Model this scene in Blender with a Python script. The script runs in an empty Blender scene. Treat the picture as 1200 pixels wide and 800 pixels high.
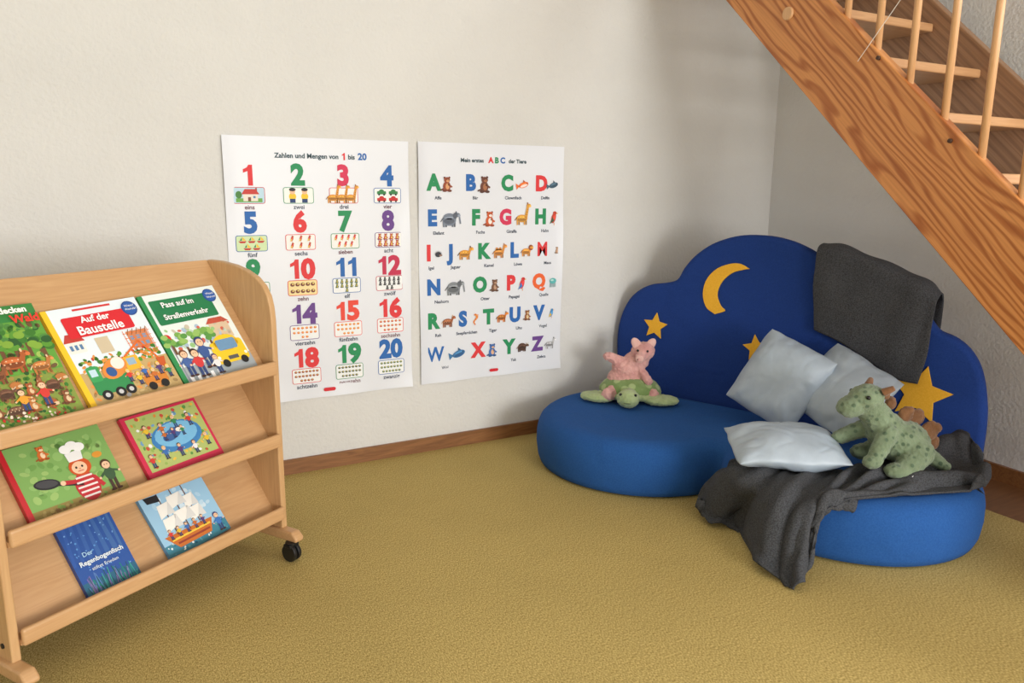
import bpy, bmesh, math, random
from mathutils import Vector as V, Matrix, noise
random.seed(4)
C = bpy.context.scene.collection
H = 1.1
# ------------------------------------------------------------ camera frame
d1 = V((1650, 168, -900)).normalized()
up = V((40, 4429, 900)); up = (up - d1*up.dot(d1)).normalized()
yy = up.cross(d1).normalized()
R = Matrix((d1, yy, up))
CAM = V((0, 0, H))
def ray(px, py): return R @ V(((px-600)/900, (400-py)/900, -1))
def onz(px, py, z):
    d = ray(px, py); return CAM + d*((z-H)/d.z)
def onp(px, py, p, n):
    d = ray(px, py); return CAM + d*((p-CAM).dot(n)/d.dot(n))
def att(px, py, t): return CAM + ray(px, py)*t
cd = bpy.data.cameras.new('camera'); cam = bpy.data.objects.new('camera', cd); C.objects.link(cam)
cam.matrix_world = Matrix.Translation(CAM) @ R.to_4x4()
cd.sensor_width = 36; cd.lens = 27; cd.clip_start = .02
bpy.context.scene.camera = cam
D = 2.871; CX = 3.115

# ------------------------------------------------------------ materials
def lin(c): return tuple(((x/255)/12.92 if x/255 <= .04045 else (((x/255)+.055)/1.055)**2.4) for x in c) + (1,)
def newmat(name):
    m = bpy.data.materials.new(name); m.use_nodes = True
    return m, m.node_tree, m.node_tree.nodes['Principled BSDF']
def N(t, kind, **kw):
    n = t.nodes.new(kind)
    for k, v in kw.items(): setattr(n, k, v)
    return n
_pm = {}
def pm(c, rough=.6):
    c = tuple(c)
    if (c, rough) not in _pm:
        m, t, b = newmat('print_%d_%d_%d' % c)
        b.inputs['Base Color'].default_value = lin(c); b.inputs['Roughness'].default_value = rough
        _pm[(c, rough)] = m
    return _pm[(c, rough)]
def fabric(name, c1, c2=None, scale=60, bump=.3, rough=.9, dist=.004, sheen=0, fine=None, soft=0):
    m, t, b = newmat(name); c2 = c2 or c1
    tc = N(t, 'ShaderNodeTexCoord'); nz = N(t, 'ShaderNodeTexNoise'); nz.inputs['Scale'].default_value = scale
    nz.inputs['Detail'].default_value = 5
    t.links.new(tc.outputs['Object'], nz.inputs['Vector'])
    mx = N(t, 'ShaderNodeValToRGB'); mx.color_ramp.elements[0].color = lin(c1); mx.color_ramp.elements[1].color = lin(c2)
    mx.color_ramp.elements[0].position = .35; mx.color_ramp.elements[1].position = .65
    t.links.new(nz.outputs['Fac'], mx.inputs['Fac']); t.links.new(mx.outputs['Color'], b.inputs['Base Color'])
    n2 = nz
    if fine:
        n2 = N(t, 'ShaderNodeTexNoise'); n2.inputs['Scale'].default_value = fine; t.links.new(tc.outputs['Object'], n2.inputs['Vector'])
    bp = N(t, 'ShaderNodeBump'); bp.inputs['Strength'].default_value = bump; bp.inputs['Distance'].default_value = dist
    t.links.new(n2.outputs['Fac'], bp.inputs['Height'])
    if soft:
        n3 = N(t, 'ShaderNodeTexNoise'); n3.inputs['Scale'].default_value = 7; n3.inputs['Detail'].default_value = 1; n3.inputs['Distortion'].default_value = .8; t.links.new(tc.outputs['Object'], n3.inputs['Vector'])
        b3 = N(t, 'ShaderNodeBump'); b3.inputs['Strength'].default_value = soft; b3.inputs['Distance'].default_value = .02
        t.links.new(n3.outputs['Fac'], b3.inputs['Height']); t.links.new(b3.outputs['Normal'], bp.inputs['Normal'])
    t.links.new(bp.outputs['Normal'], b.inputs['Normal'])
    b.inputs['Roughness'].default_value = rough
    if rough > .75: b.inputs['Specular IOR Level'].default_value = .25
    if sheen: b.inputs['Sheen Weight'].default_value = sheen
    return m
def wood(name, c1, c2, sc=(2, 30, 30), rot=(0, 0, 0), rough=.45, dist=3.0, mix=(.3, .7), wsc=1.0):
    m, t, b = newmat(name)
    tc = N(t, 'ShaderNodeTexCoord')
    m1 = N(t, 'ShaderNodeMapping'); m1.inputs['Rotation'].default_value = rot
    m2 = N(t, 'ShaderNodeMapping'); m2.inputs['Scale'].default_value = sc
    t.links.new(tc.outputs['Object'], m1.inputs['Vector']); t.links.new(m1.outputs['Vector'], m2.inputs['Vector'])
    nz = N(t, 'ShaderNodeTexNoise'); nz.inputs['Scale'].default_value = wsc; nz.inputs['Detail'].default_value = 4
    nz.inputs['Distortion'].default_value = dist
    t.links.new(m2.outputs['Vector'], nz.inputs['Vector'])
    rp = N(t, 'ShaderNodeValToRGB'); rp.color_ramp.elements[0].color = lin(c1); rp.color_ramp.elements[1].color = lin(c2)
    rp.color_ramp.elements[0].position = mix[0]; rp.color_ramp.elements[1].position = mix[1]
    t.links.new(nz.outputs['Fac'], rp.inputs['Fac']); t.links.new(rp.outputs['Color'], b.inputs['Base Color'])
    b.inputs['Roughness'].default_value = rough
    return m
def pine_mat(name, ca, cb, amp=60, freq=230):
    # growth lines along the board that wander into long cathedral curves
    m, t, b = newmat(name)
    tc = N(t, 'ShaderNodeTexCoord'); m1 = N(t, 'ShaderNodeMapping'); m1.inputs['Rotation'].default_value = (-AL, 0, 0)
    t.links.new(tc.outputs['Object'], m1.inputs['Vector'])
    sp_ = N(t, 'ShaderNodeSeparateXYZ'); t.links.new(m1.outputs['Vector'], sp_.inputs[0])
    m2 = N(t, 'ShaderNodeMapping'); m2.inputs['Scale'].default_value = (1, 1.1, 6); t.links.new(m1.outputs['Vector'], m2.inputs['Vector'])
    nz = N(t, 'ShaderNodeTexNoise'); nz.inputs['Scale'].default_value = 1.0; nz.inputs['Detail'].default_value = 3
    t.links.new(m2.outputs['Vector'], nz.inputs['Vector'])
    k1 = N(t, 'ShaderNodeMath', operation='MULTIPLY'); k1.inputs[1].default_value = freq; t.links.new(sp_.outputs['Z'], k1.inputs[0])
    k2 = N(t, 'ShaderNodeMath', operation='MULTIPLY_ADD'); k2.inputs[1].default_value = amp; t.links.new(nz.outputs['Fac'], k2.inputs[0]); t.links.new(k1.outputs[0], k2.inputs[2])
    si = N(t, 'ShaderNodeMath', operation='SINE'); t.links.new(k2.outputs[0], si.inputs[0])
    rp = N(t, 'ShaderNodeValToRGB'); e = rp.color_ramp.elements
    e[0].color = lin(ca); e[0].position = .0; e[1].color = lin(cb); e[1].position = .6
    mr = N(t, 'ShaderNodeMapRange'); mr.inputs['From Min'].default_value = -1; t.links.new(si.outputs[0], mr.inputs['Value'])
    t.links.new(mr.outputs['Result'], rp.inputs['Fac'])
    m3 = N(t, 'ShaderNodeMapping'); m3.inputs['Scale'].default_value = (60, 1.5, 110); t.links.new(m1.outputs['Vector'], m3.inputs['Vector'])
    n3 = N(t, 'ShaderNodeTexNoise'); n3.inputs['Scale'].default_value = 1.5; t.links.new(m3.outputs['Vector'], n3.inputs['Vector'])
    r3 = N(t, 'ShaderNodeValToRGB'); r3.color_ramp.elements[0].color = (.74, .66, .58, 1); r3.color_ramp.elements[1].color = (1, 1, 1, 1); r3.color_ramp.elements[0].position = .3; r3.color_ramp.elements[1].position = .6
    t.links.new(n3.outputs['Fac'], r3.inputs['Fac'])
    mx = N(t, 'ShaderNodeMix', data_type='RGBA', blend_type='MULTIPLY'); mx.inputs['Factor'].default_value = .75
    t.links.new(rp.outputs['Color'], mx.inputs[6]); t.links.new(r3.outputs['Color'], mx.inputs[7]); t.links.new(mx.outputs[2], b.inputs['Base Color'])
    b.inputs['Roughness'].default_value = .38
    return m
def wall_mat(name, c):
    return fabric(name, c, tuple(x-4 for x in c), 3, .5, .95, .006, fine=75)
M_wall = wall_mat('plaster', (219, 218, 214)); M_wallr = wall_mat('plaster_right', (222, 222, 220))
M_ceil = pm((228, 228, 225))
def carpet_mat():
    m, t, b = newmat('ochre_carpet')
    tc = N(t, 'ShaderNodeTexCoord')
    nz = N(t, 'ShaderNodeTexNoise'); nz.inputs['Scale'].default_value = 330; nz.inputs['Detail'].default_value = 3
    mp = N(t, 'ShaderNodeMapping'); mp.inputs['Scale'].default_value = (1, .5, 1); t.links.new(tc.outputs['Object'], mp.inputs['Vector'])
    nb = N(t, 'ShaderNodeTexNoise'); nb.inputs['Scale'].default_value = 1.6; nb.inputs['Detail'].default_value = 7; nb.inputs['Roughness'].default_value = .65
    t.links.new(mp.outputs['Vector'], nz.inputs['Vector']); t.links.new(tc.outputs['Object'], nb.inputs['Vector'])
    rp = N(t, 'ShaderNodeValToRGB'); e = rp.color_ramp.elements
    e[0].color = lin((138, 116, 58)); e[0].position = .3; e[1].color = lin((222, 198, 130)); e[1].position = .7
    t.links.new(nz.outputs['Fac'], rp.inputs['Fac'])
    mx = N(t, 'ShaderNodeMix', data_type='RGBA', blend_type='MULTIPLY'); mx.inputs['Factor'].default_value = .24
    r2 = N(t, 'ShaderNodeValToRGB'); r2.color_ramp.elements[0].color = (.64, .64, .6, 1); r2.color_ramp.elements[1].color = (1, 1, 1, 1)
    r2.color_ramp.elements[0].position = .38; r2.color_ramp.elements[1].position = .6
    t.links.new(nb.outputs['Fac'], r2.inputs['Fac']); t.links.new(rp.outputs['Color'], mx.inputs[6]); t.links.new(r2.outputs['Color'], mx.inputs[7])
    t.links.new(mx.outputs[2], b.inputs['Base Color'])
    b.inputs['Roughness'].default_value = .95; b.inputs['Specular IOR Level'].default_value = .15
    return m
AL = math.atan(.93)
M_carpet = carpet_mat()
M_floor = wood('brown_floor', (112, 74, 44), (132, 90, 56), (3, 20, 20))
M_base = wood('baseboard_wood', (120, 78, 44), (150, 102, 60), (3, 30, 30))
M_beech = wood('beech', (192, 148, 102), (204, 162, 116), (3, 40, 40), rough=.4)
M_beechp = wood('beech_panel', (192, 150, 104), (206, 166, 118), (40, 40, 3), rough=.4)
M_pine = pine_mat('pine_stringer', (170, 98, 44), (212, 144, 82))
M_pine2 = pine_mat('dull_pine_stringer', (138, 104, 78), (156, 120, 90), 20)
M_tread = wood('pine_tread', (186, 140, 98), (202, 158, 114), (2, 30, 30), rough=.4)
M_rod = wood('pine_rod', (204, 156, 108), (220, 174, 128), (40, 40, 3), rough=.4)
M_black = pm((22, 22, 24), .4)
M_seat = fabric('blue_canvas', (34, 80, 144), (40, 88, 154), 200, .3, .95, .001, soft=.3)
M_back = fabric('navy_canvas', (26, 56, 124), (32, 62, 132), 200, .3, .95, .001, soft=.3)
M_yel = fabric('yellow_felt', (236, 176, 50), (244, 186, 62), 200, .2)
M_wool = fabric('grey_wool', (54, 55, 58), (80, 82, 86), 260, .6, 1, .002)
M_pil = fabric('pale_blue_satin', (164, 177, 190), (172, 185, 197), 25, .12, .42, .003)

# ------------------------------------------------------------ builders
def tag(o, label, cat, group=None):
    o['label'] = label; o['category'] = cat
    if group: o['group'] = group
    return o
def thing(name, label, cat, loc=(0, 0, 0), rot=(0, 0, 0), group=None):
    o = bpy.data.objects.new(name, None); C.objects.link(o); o.empty_display_size = .05
    o.location = loc; o.rotation_euler = rot
    return tag(o, label, cat, group)
def frame_thing(name, label, cat, org, e1, e2, n, group=None):
    M = Matrix((e1, e2, n)).transposed()
    return thing(name, label, cat, org, M.to_euler(), group)
def obj(name, bm, mats, parent=None, smooth=False, bevel=0, world=False, seg=3, angle=40):
    bmesh.ops.recalc_face_normals(bm, faces=bm.faces)
    me = bpy.data.meshes.new(name); bm.to_mesh(me); bm.free()
    if not isinstance(mats, (list, tuple)): mats = [mats]
    for m in mats: me.materials.append(m)
    if smooth:
        for p in me.polygons: p.use_smooth = True
    o = bpy.data.objects.new(name, me); C.objects.link(o)
    if parent:
        if world: me.transform(parent.matrix_basis.inverted())
        o.parent = parent
    if bevel:
        b = o.modifiers.new('bevel', 'BEVEL'); b.width = bevel; b.segments = seg; b.limit_method = 'ANGLE'; b.angle_limit = math.radians(angle)
    return o
def box(bm, x0, x1, y0, y1, z0, z1, M=None):
    vs = [bm.verts.new((x, y, z)) for x in (x0, x1) for y in (y0, y1) for z in (z0, z1)]
    for f in ((0, 1, 3, 2), (4, 6, 7, 5), (0, 4, 5, 1), (2, 3, 7, 6), (0, 2, 6, 4), (1, 5, 7, 3)):
        bm.faces.new([vs[i] for i in f])
    if M: 
        for v in vs: v.co = M @ v.co
def prism(bm, pts, off, close=True):
    a = [bm.verts.new(p) for p in pts]; b = [bm.verts.new(V(p)+V(off)) for p in pts]
    bm.faces.new(a); bm.faces.new(b[::-1])
    n = len(a)
    for i in range(n): bm.faces.new((a[i], b[i], b[(i+1) % n], a[(i+1) % n]))
def tube(bm, p0, p1, r0, r1=None, seg=16):
    r1 = r0 if r1 is None else r1
    p0 = V(p0); p1 = V(p1); d = p1-p0
    M = Matrix.Translation((p0+p1)/2) @ d.to_track_quat('Z', 'Y').to_matrix().to_4x4()
    bmesh.ops.create_cone(bm, cap_ends=True, segments=seg, radius1=r0, radius2=r1, depth=d.length, matrix=M)
def ball(bm, c, r, rot=None, sub=3):
    if not isinstance(r, (tuple, list)): r = (r, r, r)
    M = Matrix.Translation(c) @ (rot.to_4x4() if rot else Matrix.Identity(4)) @ Matrix.Diagonal((*r, 1))
    bmesh.ops.create_icosphere(bm, subdivisions=sub, radius=1, matrix=M)
def fluffy(o, fluff, sc_=.012):
    tx = bpy.data.textures.new('fluff', 'CLOUDS'); tx.noise_scale = sc_; tx.noise_depth = 2
    dm = o.modifiers.new('fluff', 'DISPLACE'); dm.texture = tx; dm.strength = fluff; dm.mid_level = .5
def blob(name, parts, mat, parent, voxel=.006, it=4, fluff=0):
    bm = bmesh.new()
    for p in parts:
        if p[0] == 'e':
            rot = Matrix.Rotation(p[3], 3, 'Y') if len(p) > 3 else None
            ball(bm, p[1], p[2], rot)
        else:
            a, b, r0, r1 = V(p[1]), V(p[2]), p[3], p[4]
            n = max(3, int((b-a).length/min(r0, r1)*2.5))
            for i in range(n+1):
                f = i/n; ball(bm, a.lerp(b, f), r0+(r1-r0)*f, sub=2)
    o = obj(name, bm, mat, parent, smooth=True)
    r = o.modifiers.new('remesh', 'REMESH'); r.mode = 'VOXEL'; r.voxel_size = voxel; r.use_smooth_shade = True
    s = o.modifiers.new('smooth', 'SMOOTH'); s.factor = .6; s.iterations = it
    if fluff:
        sb = o.modifiers.new('subdivision', 'SUBSURF'); sb.levels = 1; sb.render_levels = 1
        fluffy(o, fluff)
    return o
TEXTS = []
def text(name, body, parent, x, y, z, size, col, bold=0, ang=0, sx=1, alx='CENTER', polys=None):
    TEXTS.append((name, body, parent, x, y, z, size, col, bold, ang, sx, alx, polys))
def one_glyph(cx, s):
    h = .36*s
    return [(cx-.005*s, -h), (cx+.16*s, -h), (cx+.16*s, h), (cx+.03*s, h), (cx-.02*s, h-.09*s), (cx-.16*s, h-.16*s), (cx-.16*s, h-.28*s), (cx-.005*s, h-.22*s)]
def number(n, parent, x, y, z, s, col, bold):
    st = str(n)
    if '1' not in st: return text('numeral', st, parent, x, y, z, s, col, bold, sx=.95)
    if st == '1': return text('numeral', ' ', parent, x, y, z, s, col, bold, polys=[one_glyph(0, s)])
    if st == '11': return text('numeral', ' ', parent, x, y, z, s, col, bold, polys=[one_glyph(-.22*s, s), one_glyph(.24*s, s)])
    text('numeral', ('@', st[1], .23*s), parent, x, y, z, s, col, bold, polys=[one_glyph(-.27*s, s)])
class Art:
    def __init__(s): s.p = []
    def poly(s, pts, col, l=1): s.p.append((pts, tuple(col), l)); return s
    def ell(s, cx, cy, rx, ry, col, l=1, a=0, n=18):
        ca, sa = math.cos(a), math.sin(a)
        return s.poly([(cx+rx*math.cos(t)*ca-ry*math.sin(t)*sa, cy+rx*math.cos(t)*sa+ry*math.sin(t)*ca) for t in [2*math.pi*i/n for i in range(n)]], col, l)
    def rect(s, x0, y0, x1, y1, col, l=1): return s.poly([(x0, y0), (x1, y0), (x1, y1), (x0, y1)], col, l)
    def rrect(s, x0, y0, x1, y1, r, col, l=1):
        pts = []
        for cx, cy, a0 in ((x1-r, y1-r, 0), (x0+r, y1-r, 90), (x0+r, y0+r, 180), (x1-r, y0+r, 270)):
            for k in range(5):
                a = math.radians(a0+k*22.5); pts.append((cx+r*math.cos(a), cy+r*math.sin(a)))
        return s.poly(pts, col, l)
    def line(s, x0, y0, x1, y1, w, col, l=1):
        d = V((x1-x0, y1-y0)); n = V((-d.y, d.x)).normalized()*w/2
        return s.poly([(x0+n.x, y0+n.y), (x0-n.x, y0-n.y), (x1-n.x, y1-n.y), (x1+n.x, y1+n.y)], col, l)
    def add(s, o, dl):
        for pts, c, l in o.p: s.p.append((pts, c, l+dl))
        return s
    def build(s, name, parent, z=0):
        bm = bmesh.new(); cols = []
        for pts, col, l in s.p:
            if col not in cols: cols.append(col)
            f = bm.faces.new([bm.verts.new((x, y, z+l*.00025)) for x, y in pts]); f.material_index = cols.index(col)
            f.normal_update()
            if f.normal.z < 0: f.normal_flip()
        me = bpy.data.meshes.new(name); bm.to_mesh(me); bm.free()
        for c in cols: me.materials.append(pm(c))
        o = bpy.data.objects.new(name, me); C.objects.link(o); o.parent = parent
        return o
def cr(p, t):
    n = len(p)-1; x = min(max(t, 0), 1)*n; i = min(int(x), n-1); f = x-i
    g = lambda k: p[k] if 0 <= k <= n else (p[0]*2-p[1] if k < 0 else p[n]*2-p[n-1])
    a, b, c, d = g(i-1), g(i), g(i+1), g(i+2)
    return (b*2 + (c-a)*f + (a*2-b*5+c*4-d)*f*f + (b*3-a-c*3+d)*f**3)*.5
def grid(name, cols, nu, nv, mat, disp, fix=None, thick=.006):
    cc = [[cr(c, j/(nv-1)) for j in range(nv)] for c in cols]
    pts = [[cr([c[j] for c in cc], i/(nu-1)) for j in range(nv)] for i in range(nu)]
    out = []
    for i in range(nu):
        row = []
        for j in range(nv):
            a = pts[min(i+1, nu-1)][j]-pts[max(i-1, 0)][j]; b = pts[i][min(j+1, nv-1)]-pts[i][max(j-1, 0)]
            n = a.cross(b); n = n.normalized() if n.length > 1e-9 else V((0, 0, 1))
            p = pts[i][j] + n*disp(i/(nu-1), j/(nv-1))
            row.append(fix(p) if fix else p)
        out.append(row)
    bm = bmesh.new(); vs = [[bm.verts.new(p) for p in r] for r in out]
    for i in range(nu-1):
        for j in range(nv-1): bm.faces.new((vs[i][j], vs[i+1][j], vs[i+1][j+1], vs[i][j+1]))
    o = obj(name, bm, mat, smooth=True)
    s = o.modifiers.new('solid', 'SOLIDIFY'); s.thickness = thick; s.offset = 1
    return o

# ------------------------------------------------------------ room
def struct(name, bm, m): o = obj(name, bm, m); o['kind'] = 'structure'; return o
bm = bmesh.new(); box(bm, -2.2, 6, -3.2, D+.1, -.1, -.006); struct('floor', bm, M_floor)
bm = bmesh.new(); box(bm, -2.2, CX+.3, D, D+.1, -.006, 2.7); struct('wall_back', bm, M_wall)
bm = bmesh.new(); box(bm, -2.3, -2.2, -3.2, D+.1, -.006, 2.7); struct('wall_left', bm, M_wall)
TL = .06; YE = .8
def rw(y): return CX-TL*(D-y)
bm = bmesh.new(); prism(bm, [(rw(D), D, -.006), (rw(YE), YE, -.006), (rw(YE)+.12, YE, -.006), (CX+.12, D, -.006)], (0, 0, 2.706)); struct('wall_right', bm, M_wallr)
bm = bmesh.new(); box(bm, -2.3, 6, -3.2, D+.1, 2.7, 2.8); struct('ceiling', bm, M_ceil)
bm = bmesh.new(); box(bm, -2.2, CX-.003, D-.012, D, -.006, .058); o = struct('baseboard_back', bm, M_base)
bm = bmesh.new(); prism(bm, [(rw(D)-.001, D-.016, -.006), (rw(YE), YE, -.006), (rw(YE)-.016, YE, -.006), (rw(D)-.017, D-.016, -.006)], (0, 0, .062)); struct('baseboard_right', bm, M_base)
bm = bmesh.new(); box(bm, -2.19, 2.69, -3.1, D-.013, -.006, 0)
tag(obj('carpet', bm, M_carpet), 'ochre yellow woven carpet covering most of the floor', 'carpet')

# ------------------------------------------------------------ staircase
ST = thing('staircase', 'open pine staircase with round balusters rising over the blue sofa', 'staircase', (2.5, .3, .0005))
zl = lambda y: .668+.93*(y-1.075)
def stringer(x0, x1, m):
    bm = bmesh.new(); y0 = 1.075-.667/.93; VT = .345
    yt = D-.004
    prism(bm, [(x0, y0, .001), (x0, yt, zl(yt)), (x0, yt, zl(yt)+VT), (x0, y0-VT/.93, .001)], (x1-x0, 0, 0))
    return obj('stringer', bm, m, ST, bevel=.004, world=True)
stringer(2.15, 2.19, M_pine); stringer(2.84, 2.88, M_pine2)
for k in range(1, 14):
    z = .186*k; y = (z-.668)/.93+1.075-.335/.93+.10; z += .03
    if z > 2.5 or y > 2.6: break
    bm = bmesh.new(); box(bm, 2.188, 2.842, y, y+.23, z-.030, z)
    obj('tread', bm, M_tread, ST, bevel=.006, world=True)
for k in range(-9, 12):
    y = 1.384+.119*k; z = zl(y)+.345
    if z+.85 > 2.68: break
    bm = bmesh.new(); tube(bm, (2.17, y, z-.01), (2.17, y, z+.85), .0108)
    o = obj('baluster', bm, M_rod, ST, world=True)
    for p in o.data.polygons: p.use_smooth = len(p.vertices) == 4
bm = bmesh.new()
y0, y1 = .25, 2.02
prism(bm, [(2.145, y0, zl(y0)+1.18), (2.195, y0, zl(y0)+1.18), (2.195, y0, zl(y0)+1.23), (2.145, y0, zl(y0)+1.23)], (0, y1-y0, .93*(y1-y0)))
obj('handrail', bm, M_pine, ST, bevel=.01, world=True)
XP = V((2.15, 0, 0)); XN = V((1, 0, 0))
for (a, b, r, m) in ((924, 16, .024, M_rod), (1030, 68, .007, pm((70, 45, 30))), (1114, 165, .007, pm((70, 45, 30)))):
    p = onp(a, b, XP, XN); bm = bmesh.new(); tube(bm, p+V((-.008, 0, 0)), p+V((.01, 0, 0)), r*.85, r, 24)
    obj('wooden_plug' if r > .01 else 'bolt', bm, m, ST, bevel=.002, world=True)
bm = bmesh.new(); p0 = onp(1055, 0, V((2.146, 0, 0)), XN); p1 = onp(1005, 72, V((2.146, 0, 0)), XN)
tube(bm, p0+(p0-p1)*.8, p1, .0011, seg=6)
tag(obj('string', bm, pm((225, 220, 210))), 'thin white string hanging diagonally across the stair stringer', 'string')

# ------------------------------------------------------------ posters
GR, BL, RD, PK, PU, OR = (22, 140, 84), (28, 100, 176), (222, 48, 52), (212, 44, 84), (104, 62, 140), (238, 100, 40)
def animal(a, cx, cy, s, kind, c, c2=(60, 40, 30), L=0):
    b = Art(); dk = tuple(int(v*.76) for v in c); li = tuple(min(255, int(v*1.15+14)) for v in c)
    if kind in ('quad', 'tall', 'big', 'zebra', 'lion', 'camel', 'yak', 'tiger'):
        neck = {'tall': .80, 'big': .1, 'zebra': .3, 'camel': .34, 'yak': -.05}.get(kind, .18); by = .3 if kind in ('big', 'yak') else .18
        for i, dx in enumerate((-.42, -.25, .22, .38)):
            w0 = .06*s*(1+by); b.poly([(cx+dx*s-w0, cy), (cx+dx*s-w0*.7, cy-.5*s), (cx+dx*s+w0*.9, cy-.5*s), (cx+dx*s+w0, cy)], c if i % 2 == 0 else dk, 1)
        b.ell(cx, cy, .5*s, (.12+by)*s, c, 2); b.ell(cx-.03*s, cy-.1*s, .4*s, (.02+by*.6)*s, dk, 3); b.ell(cx+.02*s, cy+.1*s, .36*s, .09*s, li, 3)
        if kind == 'camel':
            b.ell(cx-.2*s, cy+.28*s, .14*s, .16*s, c, 2); b.ell(cx+.12*s, cy+.28*s, .14*s, .16*s, c, 2)
        if kind == 'yak':
            for k in range(8): b.poly([(cx+(-.45+.12*k)*s, cy-.05*s), (cx+(-.36+.12*k)*s, cy-.05*s), (cx+(-.41+.12*k)*s, cy-.42*s)], dk, 4)
            b.line(cx+.55*s, cy+.25*s, cx+.78*s, cy+.42*s, .05*s, (220, 210, 190), 5)
        if kind == 'lion': b.ell(cx+.52*s, cy+.36*s, .27*s, .28*s, c2, 3.8)
        b.poly([(cx+.2*s, cy), (cx+.48*s, cy), (cx+.64*s, cy+(neck+.2)*s), (cx+.44*s, cy+(neck+.2)*s)], c, 3.5)
        b.ell(cx+.6*s, cy+(neck+.2)*s, .2*s, .14*s, c, 4); b.ell(cx+.72*s, cy+(neck+.15)*s, .1*s, .09*s, li, 4.5)
        b.ell(cx+.5*s, cy+(neck+.36)*s, .05*s, .09*s, c2, 5)
        b.line(cx-.45*s, cy+.1*s, cx-.65*s, cy-.15*s, .06*s, c2, 2)
        if kind in ('zebra', 'tiger'):
            for k in range(6): b.line(cx+(-.38+.15*k)*s, cy-.2*s, cx+(-.34+.15*k)*s, cy+.24*s, .045*s, c2, 5)
        elif kind == 'big': b.line(cx+.74*s, cy+.24*s, cx+.82*s, cy-.3*s, .1*s, c, 3); b.ell(cx+.42*s, cy+.25*s, .16*s, .2*s, dk, 5)
        elif kind in ('quad', 'tall'):
            for k in range(7): b.ell(cx+(-.36+.12*k)*s, cy+(.12 if k % 2 else -.03)*s, .035*s, .035*s, c2, 5, n=8)
            if kind == 'tall':
                for k in range(4): b.ell(cx+(.36+.05*k)*s, cy+(.1+.2*k)*s, .04*s, .05*s, c2, 5, n=8)
        b.ell(cx+.62*s, cy+(neck+.25)*s, .025*s, .025*s, (20, 20, 20), 6, n=6)
    elif kind == 'jelly':
        b.ell(cx, cy+.12*s, .42*s, .3*s, c, 2); b.ell(cx-.1*s, cy+.2*s, .2*s, .1*s, c2, 3)
        for k in range(6): b.line(cx+(-.3+.12*k)*s, cy, cx+(-.36+.14*k)*s, cy-.55*s, .05*s, dk, 1)
    elif kind == 'spiny':
        for k in range(11):
            an = .1+k*.29; b.poly([(cx+.3*s*math.cos(an-.14), cy+.2*s*math.sin(an-.14)), (cx+.3*s*math.cos(an+.14), cy+.2*s*math.sin(an+.14)), (cx+.56*s*math.cos(an), cy+.5*s*math.sin(an))], c, 1)
        b.ell(cx, cy, .4*s, .3*s, c, 2); b.ell(cx+.3*s, cy-.1*s, .2*s, .12*s, c2, 3); b.ell(cx+.48*s, cy-.1*s, .04*s, .04*s, (20, 20, 20), 4, n=8)
    elif kind == 'curl':
        for k in range(9):
            b.ell(cx+(.05+.18*math.sin(k*.75))*s, cy+(.5-.12*k)*s, (.16-.012*k)*s, .1*s, c if k % 2 else c2, 2+.1*k, n=10)
        b.line(cx+.1*s, cy+.5*s, cx+.4*s, cy+.44*s, .07*s, c, 3); b.ell(cx+.08*s, cy+.54*s, .03*s, .03*s, (20, 20, 20), 5, n=6)
    elif kind == 'fish':
        b.ell(cx, cy, .5*s, .24*s, c, 2, .3); b.poly([(cx-.4*s, cy-.1*s), (cx-.8*s, cy+.12*s), (cx-.7*s, cy-.4*s)], c, 2)
        b.ell(cx+.02*s, cy-.07*s, .38*s, .11*s, c2, 3, .3); b.ell(cx, cy+.1*s, .3*s, .05*s, li, 3, .3)
        b.poly([(cx-.05*s, cy+.2*s), (cx+.2*s, cy+.25*s), (cx-.05*s, cy+.45*s)], dk, 1); b.ell(cx+.32*s, cy+.15*s, .05*s, .05*s, (15, 15, 15), 4, n=8)
    elif kind == 'sit':
        b.ell(cx, cy-.15*s, .30*s, .36*s, c, 2); b.ell(cx+.02*s, cy+.3*s, .24*s, .21*s, c, 3)
        b.ell(cx+.08*s, cy+.24*s, .13*s, .09*s, c2, 4); b.ell(cx-.17*s, cy+.46*s, .08*s, .08*s, dk, 2); b.ell(cx+.2*s, cy+.47*s, .08*s, .08*s, dk, 2)
        b.line(cx+.1*s, cy, cx+.42*s, cy-.2*s, .12*s, c, 3); b.line(cx-.2*s, cy-.3*s, cx-.5*s, cy-.42*s, .10*s, dk, 1)
        b.ell(cx+.05*s, cy-.15*s, .15*s, .22*s, c2, 3); b.ell(cx-.18*s, cy-.46*s, .17*s, .09*s, dk, 3); b.ell(cx+.22*s, cy-.46*s, .17*s, .09*s, dk, 3)
        b.ell(cx-.02*s, cy+.36*s, .03*s, .035*s, (20, 20, 20), 5, n=6); b.ell(cx+.12*s, cy+.36*s, .03*s, .035*s, (20, 20, 20), 5, n=6); b.ell(cx+.1*s, cy+.26*s, .03*s, .02*s, (20, 20, 20), 5, n=6)
    elif kind == 'bird':
        b.ell(cx, cy, .2*s, .4*s, c, 2, -.3); b.ell(cx+.1*s, cy+.38*s, .16*s, .14*s, c, 3); b.poly([(cx+.22*s, cy+.42*s), (cx+.42*s, cy+.34*s), (cx+.22*s, cy+.3*s)], (240, 170, 40), 3)
        b.poly([(cx-.1*s, cy+.1*s), (cx-.35*s, cy-.45*s), (cx+.05*s, cy-.2*s)], c2, 4); b.line(cx+.05*s, cy-.35*s, cx+.05*s, cy-.55*s, .05*s, (230, 150, 40), 1)
        b.ell(cx+.14*s, cy+.42*s, .03*s, .03*s, (20, 20, 20), 5, n=6); b.ell(cx+.07*s, cy+.05*s, .08*s, .2*s, li, 3, -.3)
    a.add(b, L)
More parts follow.
